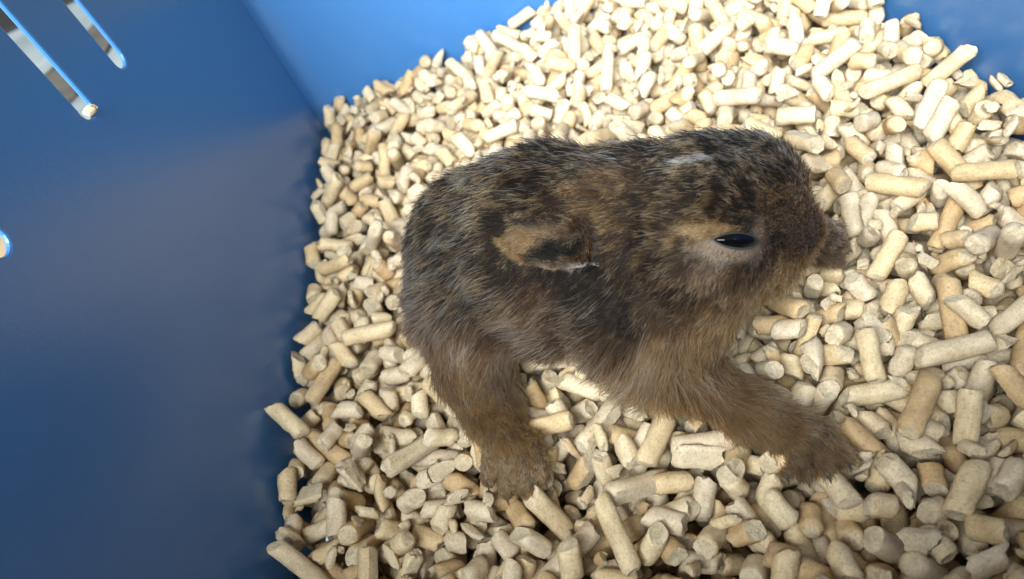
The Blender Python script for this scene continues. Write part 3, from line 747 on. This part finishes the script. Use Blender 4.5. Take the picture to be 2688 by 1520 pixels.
def coat_at(p, n):
    """flow, values for roots p"""
    fl = idw(p, fpnt, fdir, 3.2, 4e-6)
    warp = np.stack([vnoise(p * 260 + s, 11 + s) for s in range(3)], 1) * 0.0022
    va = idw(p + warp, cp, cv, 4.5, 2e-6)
    ear = np.full(len(p), -1)
    for k, e in enumerate(EARS):
        q = p - e['b']; u = q @ e['a'] / e['L']; w = q @ e['w'] / e['hw']; z = q @ e['n']
        under = (u > 0.25) & (u < 1.0) & (w > -1.0) & (w < 1.3) & (z < 0.007) & (z > -0.012) & (k == 0)
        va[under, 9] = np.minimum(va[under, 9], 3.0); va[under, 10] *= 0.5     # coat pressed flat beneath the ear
        m = np.where((sdf_ear(p, e) < 0.0007) & (sdf_body(p) > 0.0006))[0]
        if not len(m): continue
        ear[m] = k
        q = p[m] - e['b']; u = q @ e['a'] / e['L']; w = q @ e['w'] / e['hw']
        uw = np.stack([u * 2.2, w, np.zeros(len(m))], 1) + np.stack([vnoise(p[m] * 500, 3), vnoise(p[m] * 500 + 9, 4), np.zeros(len(m))], 1) * 0.07
        if k == 0:
            va[m] = near_ear_coat(uw[:, 0] / 2.2, uw[:, 1])
        else:
            ec = EARCOAT[k]
            va[m] = idw(uw, np.array([(c[0] * 2.2, c[1], 0) for c in ec]), np.array([[*c[2], *c[3], *c[4], *c[5:]] for c in ec]), 4.5, 0.004)
        fl[m] = e['a'] * 0.95 + e['w'] * (-0.12)
    q = p - EYE_C; x = q @ ex / EYE_W; y = q @ ey / EYE_H; near = np.abs(q @ EYE_N) < 0.006
    jit = 0.25 * vnoise(p * 900, 51); x, y = x + jit * 0.3, y + jit
    sm = lambda v, a, b: np.clip((v - a) / (b - a), 0, 1)
    def put(mask, tip, band, root, *r):
        mask = (mask * near)[:, None]; va[:] = va * (1 - mask) + np.array([*tip, *band, *root, *r]) * mask
    put(sm(1 - ((x + 0.15) / 1.45) ** 2 - ((y + 1.0) / 1.9) ** 2, 0.0, 0.4) * sm(-y, -0.2, 0.3), (0.74, 0.64, 0.52), (0.48, 0.41, 0.33), MUD, 1.7, .25, .3, .0)
    put(sm(1 - ((x + 0.75) / 1.25) ** 2 - ((y - 1.35) / 1.25) ** 2, 0.0, 0.4), (0.85, 0.63, 0.36), (0.50, 0.36, 0.20), BR, 2.4, .2, .5, .0)
    put(sm(1 - ((x - 1.22) / 0.28) ** 2 - ((y - 0.1) / 1.1) ** 2, 0.0, 0.4), (0.50, 0.40, 0.37), GREY, MUD, 1.2, .2, .3, .0)
    fl += np.stack([vnoise(p * 170 + 5 * s, 31 + s) for s in range(3)], 1) * 0.42 + np.stack([vnoise(p * 420 + 7 * s, 41 + s) for s in range(3)], 1) * 0.25
    fl = fl - (fl * n).sum(1)[:, None] * n
    fl /= np.linalg.norm(fl, axis=1)[:, None] + 1e-9
    return fl, va, ear

NP = 6
S = np.linspace(0, 1, NP)
def strand_curve(p, n, fl, L, lift):
    a = lift[:, None]
    out = np.empty((len(p), NP, 3)); out[:, 0] = p - n * 0.0003
    for i in range(1, NP):
        k = (i - 0.5) / (NP - 1)
        d = fl + n * (a * 1.5 * (1 - 0.85 * k)) + np.array([0, 0, -0.12]) * k
        d /= np.linalg.norm(d, axis=1)[:, None]
        out[:, i] = out[:, i - 1] + d * (L / (NP - 1))[:, None]
    return out
def eye_mask(p, grow=1.0):
    q = p - EYE_C; x = q @ ex / (EYE_W * grow); y = q @ ey / (EYE_H * grow); z = np.abs(q @ EYE_N)
    return (y < 0.82 * np.clip(1 - x * x, 0, 1) ** 0.8) & (y > -np.clip(1 - x * x, 0, 1) ** 0.8) & (np.abs(x) < 1) & (z < 0.006)

FURK = np.array([0.35, 0.285, 0.225])
def make_fur(N, n_clump, n_fine):
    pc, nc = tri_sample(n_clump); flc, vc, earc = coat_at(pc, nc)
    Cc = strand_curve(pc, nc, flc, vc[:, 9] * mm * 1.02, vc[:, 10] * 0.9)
    cr = rng.random((n_clump, 3))
    kd = KDTree(n_clump)
    for i, q in enumerate(pc): kd.insert(q, i)
    kd.balance()
    p, n = tri_sample(N, True)
    vis_ = ~eye_mask(p)
    p, n = p[vis_], n[vis_]; N = len(p)
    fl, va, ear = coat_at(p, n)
    ci = np.array([kd.find(q)[1] for q in p.tolist()])
    L = va[:, 9] * mm * rng.uniform(0.72, 1.12, N) * (0.88 + 0.24 * cr[ci, 0])
    X = strand_curve(p, n, fl, L, np.clip(va[:, 10] * rng.uniform(0.6, 1.4, N), 0.05, 1))
    same = (ear == earc[ci]).astype(float)
    k = (va[:, 11] * rng.uniform(0.7, 1.05, N) * (0.7 + 0.35 * cr[ci, 1]) * same)[:, None, None] * (S ** 1.3)[None, :, None]
    X = X + (Cc[ci] - X) * k
    # frizz
    fr = rng.normal(0, 1, (N, 1, 3)); fr2 = rng.normal(0, 1, (N, 1, 3))
    fz = (0.10 + 0.16 * (1 - va[:, 11]))[:, None, None]
    X += (fr * (S ** 1.4)[None, :, None] * fz + fr2 * (np.sin(S * np.pi * 1.5))[None, :, None] * 0.05) * L[:, None, None]
    # colour along the hair
    tip, band, root = va[:, 0:3], va[:, 3:6], va[:, 6:9]
    dark = np.where(rng.random(N) < 0.75, cr[ci, 2], rng.random(N)) < va[:, 12] * 1.1
    big = vnoise(p * 330, 77)                                  # broad light and dark patches in the coat
    tipk = np.clip(1 + 1.5 * (cr[ci, 0] - 0.5) + 0.2 * big * np.clip(va[:, 12] * 2.2, 0, 1) + rng.normal(0, 0.16, N), 0.3, 1.8)
    tip = np.where(dark[:, None], band * 0.9, tip * tipk[:, None] * (1 + 1.9 * np.clip(va[:, 12:13] * 2.2, 0, 1)))
    Cl = np.empty((N, NP, 4)); Cl[..., 3] = 1
    b0 = rng.uniform(0.52, 0.76, N)
    for i, s in enumerate(S):
        w1_ = np.clip((s - 0.0) / 0.4, 0, 1); w2_ = np.clip((s - b0) / 0.22, 0, 1)[:, None]
        c = root * (1 - w1_) + band * w1_
        c = c * (1 - w2_) + tip * w2_
        Cl[:, i, :3] = c * FURK
    rad = np.where(ear >= 0, 0.050, 0.062)[:, None] * mm * np.array([0.8, 0.95, 1, 1, 0.85, 0.3])[None] * rng.uniform(0.75, 1.25, N)[:, None]
    return X, Cl, rad

def guard_hairs(N):
    """long sparse pale-tipped hairs of the flank and haunch, and everywhere a few"""
    p, n = tri_sample(N); fl, va, ear = coat_at(p, n)
    cen_ = np.array([hit(1330, 800, bvh)[0], hit(1180, 820, bvh)[0], hit(1480, 850, bvh)[0], hit(1560, 860, bvh)[0], hit(1640, 930, bvh)[0], hit(1250, 700, bvh)[0]])
    d = np.sqrt(((p[:, None] - cen_[None]) ** 2).sum(-1)).min(1)
    keep = (ear < 0) & (rng.random(N) < np.exp(-(d / 0.011) ** 2) + 0.10) & (va[:, 9] > 4.2)
    p, n, fl, va = p[keep], n[keep], fl[keep], va[keep]; N = len(p)
    L = va[:, 9] * mm * rng.uniform(1.15, 1.6, N)
    X = strand_curve(p, n, fl, L, np.clip(va[:, 10] * rng.uniform(0.9, 1.7, N), 0.1, 1))
    fr = rng.normal(0, 1, (N, 1, 3)); X += fr * (S ** 1.6)[None, :, None] * 0.09 * L[:, None, None]
    tip = np.array([0.62, 0.56, 0.48]) * rng.uniform(0.45, 1.0, (N, 1))
    Cl = np.ones((N, NP, 4))
    for i, s in enumerate(S):
        w = np.clip((s - 0.45) / 0.25, 0, 1); Cl[:, i, :3] = va[:, 6:9] * (1 - w) + tip * w
    rad = np.full((N, 1), 0.05 * mm) * np.array([1, 1, 0.9, 0.75, 0.5, 0.15])[None]
    return X, Cl, rad
def blaze(N):
    """white streak on the forehead"""
    a, _ = hit(1788, 438, bvh); b, _ = hit(1888, 414, bvh)
    t = rng.random(N); q = a + (b - a) * t[:, None] + rng.normal(0, 0.0004, (N, 3))
    p, n = [], []
    for x in q.tolist():
        r = bvh.find_nearest(Vector(x)); p.append(r[0]); n.append(r[1])
    p, n = np.array(p), np.array(n); fl, va, ear = coat_at(p, n)
    L = rng.uniform(3.5, 5.5, N) * mm
    X = strand_curve(p, n, fl, L, np.full(N, 0.5)); X += rng.normal(0, 1, (N, 1, 3)) * (S ** 1.5)[None, :, None] * 0.06 * L[:, None, None]
    Cl = np.ones((N, NP, 4)); Cl[..., :3] = np.array([0.6, 0.6, 0.6])
    rad = np.full((N, 1), 0.055 * mm) * np.array([1, 1, 1, 0.85, 0.6, 0.2])[None]
    return X, Cl, rad

def fur_mat():
    m = bpy.data.materials.new('hare_fur'); m.use_nodes = True; nt = m.node_tree
    nt.nodes.remove(nt.nodes['Principled BSDF'])
    at = node(nt, 'ShaderNodeAttribute', attribute_name='fcol')
    hb = node(nt, 'ShaderNodeBsdfHairPrincipled'); hb.model = 'CHIANG'; hb.parametrization = 'COLOR'
    nt.links.new(at.outputs['Color'], hb.inputs['Color'])
    hb.inputs['Roughness'].default_value = 0.6; hb.inputs['Radial Roughness'].default_value = 0.7; hb.inputs['IOR'].default_value = 1.2
    nt.links.new(hb.outputs[0], nt.nodes['Material Output'].inputs['Surface'])
    return m
M_FUR = fur_mat()
def curves_obj(name, X, Cl, rad, mat, parent, off):
    cu = bpy.data.hair_curves.new(name); N = len(X)
    cu.add_curves([NP] * N)
    cu.attributes['position'].data.foreach_set('vector', (X - off).astype(np.float32).ravel())
    (cu.attributes.get('radius') or cu.attributes.new('radius', 'FLOAT', 'POINT')).data.foreach_set('value', rad.astype(np.float32).ravel())
    cu.attributes.new('fcol', 'FLOAT_COLOR', 'POINT').data.foreach_set('color', Cl.astype(np.float32).ravel())
    cu.materials.append(mat)
    o = bpy.data.objects.new(name, cu); col.objects.link(o); o.parent = parent
    return o

# skin (seen only in the gaps of the coat)
def skin_mat():
    m, nt, b = new_mat('hare_skin')
    at = node(nt, 'ShaderNodeAttribute', attribute_name='skin'); nt.links.new(at.outputs['Color'], b.inputs['Base Color'])
    b.inputs['Roughness'].default_value = 0.9; b.inputs['Specular IOR Level'].default_value = 0.1
    return m
hare = mesh_obj('leveret', (V1 - BASE).tolist(), F1.tolist(), skin_mat(), smooth=True)
hare.location = BASE
tag(hare, 'baby hare with speckled brown fur standing on the wood pellets, ears laid back', 'hare')
_, vsk, _ = coat_at(V1, VN)
VLEN = vsk[:, 9]
sk = np.ones((len(V1), 4)); sk[:, :3] = vsk[:, 6:9] * 0.7
hare.data.attributes.new('skin', 'FLOAT_COLOR', 'POINT').data.foreach_set('color', sk.astype(np.float32).ravel())

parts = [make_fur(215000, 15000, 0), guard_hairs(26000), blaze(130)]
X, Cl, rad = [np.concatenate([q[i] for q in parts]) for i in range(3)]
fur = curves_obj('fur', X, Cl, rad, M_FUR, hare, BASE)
fur['label'] = 'speckled dark and tan fur'

# eye: almond of dark glossy cornea between fine dark lids
def gloss(name, c, r):
    m, nt, b = new_mat(name); b.inputs['Base Color'].default_value = (*c, 1); b.inputs['Roughness'].default_value = r; b.inputs['IOR'].default_value = 1.3
    return m
nu, nv = 28, 10
ev, ef = [], []
for i in range(nu + 1):
    x = -1 + 2 * i / nu; hgt = max(1 - x * x, 0) ** 0.8
    for j in range(nv + 1):
        y = -1 + 2 * j / nv
        zz = 0.0001 + 0.0017 * math.sqrt(max(1 - (y * y) * 0.9, 0)) * hgt ** 0.7 - 0.0008 * (1 - hgt)
        ev.append(EYE_C + ex * x * EYE_W + ey * y * hgt * EYE_H * (1.0 if y > 0 else 0.95) + EYE_N * zz)
for i in range(nu):
    for j in range(nv):
        a = i * (nv + 1) + j; ef.append((a, a + nv + 1, a + nv + 2, a + 1))
eye = mesh_obj('eye', (np.array(ev) - BASE).tolist(), ef, gloss('eye_black', (0.0015, 0.0015, 0.002), 0.08), hare, smooth=True)
eye['label'] = 'half closed black eye'
def tube(name, pts, rads, mat, parent, off, ns=8):
    pts = np.array(pts); k = len(pts); tn = np.gradient(pts, axis=0); tn /= np.linalg.norm(tn, axis=1)[:, None]
    v, f = [], []
    for q, t, r in zip(pts, tn, rads):
        h_ = np.array([0, 0, 1.0]) if abs(t[2]) < 0.8 else np.array([1.0, 0, 0])
        e1 = np.cross(h_, t); e1 /= np.linalg.norm(e1); e2 = np.cross(t, e1)
        for a in range(ns): v.append(q - off + r * (math.cos(a * 2 * math.pi / ns) * e1 + math.sin(a * 2 * math.pi / ns) * e2))
    for i in range(k - 1):
        for a in range(ns): f.append((i * ns + a, i * ns + (a + 1) % ns, (i + 1) * ns + (a + 1) % ns, (i + 1) * ns + a))
    f.append(tuple(range(ns))[::-1]); f.append(tuple((k - 1) * ns + a for a in range(ns)))
    return mesh_obj(name, v, f, mat, parent, smooth=True)
M_LID = flat_mat('eyelid_skin', (0.006, 0.005, 0.004), (0.014, 0.011, 0.009), 800, 0.9)
M_LID2 = flat_mat('lower_lid_skin', (0.012, 0.01, 0.009), (0.025, 0.021, 0.018), 800, 0.9)
for sgn, mt in ((1, M_LID), (-1, M_LID2)):
    xs = np.linspace(-1.04, 1.04, 22)
    pts = [EYE_C + ex * x * EYE_W + ey * sgn * EYE_H * (max(1 - (x / 1.04) ** 2, 0) ** 0.8) * 1.05 + EYE_N * (0.0006 * (1 - x * x) + 0.0001) for x in xs]
    tube('eyelid', pts, [0.00024 * (0.35 + 0.65 * (1 - (x / 1.04) ** 2)) for x in xs], mt, hare, BASE)
# claws
M_CLAW = flat_mat('claw_horn', (0.05, 0.04, 0.03), (0.10, 0.08, 0.06), 400, 0.4)
for toes, z in ((htoes, 4.2), (ftoes, 4.2), (fartoes, 5.2)):
    for a, b in toes:
        q = P(*b, z * mm); q0 = P(*a, (z + 2.3) * mm); d = q - q0; d /= np.linalg.norm(d)
        s0 = q + d * 0.0016
        pts = [s0 + d * (0.0019 * t) + np.array([0, 0, 0.0003 - 0.0016 * t * t]) for t in np.linspace(0, 1, 5)]
        tube('claw', pts, [0.0005, 0.00046, 0.0004, 0.00026, 0.00006], M_CLAW, hare, BASE, 6)
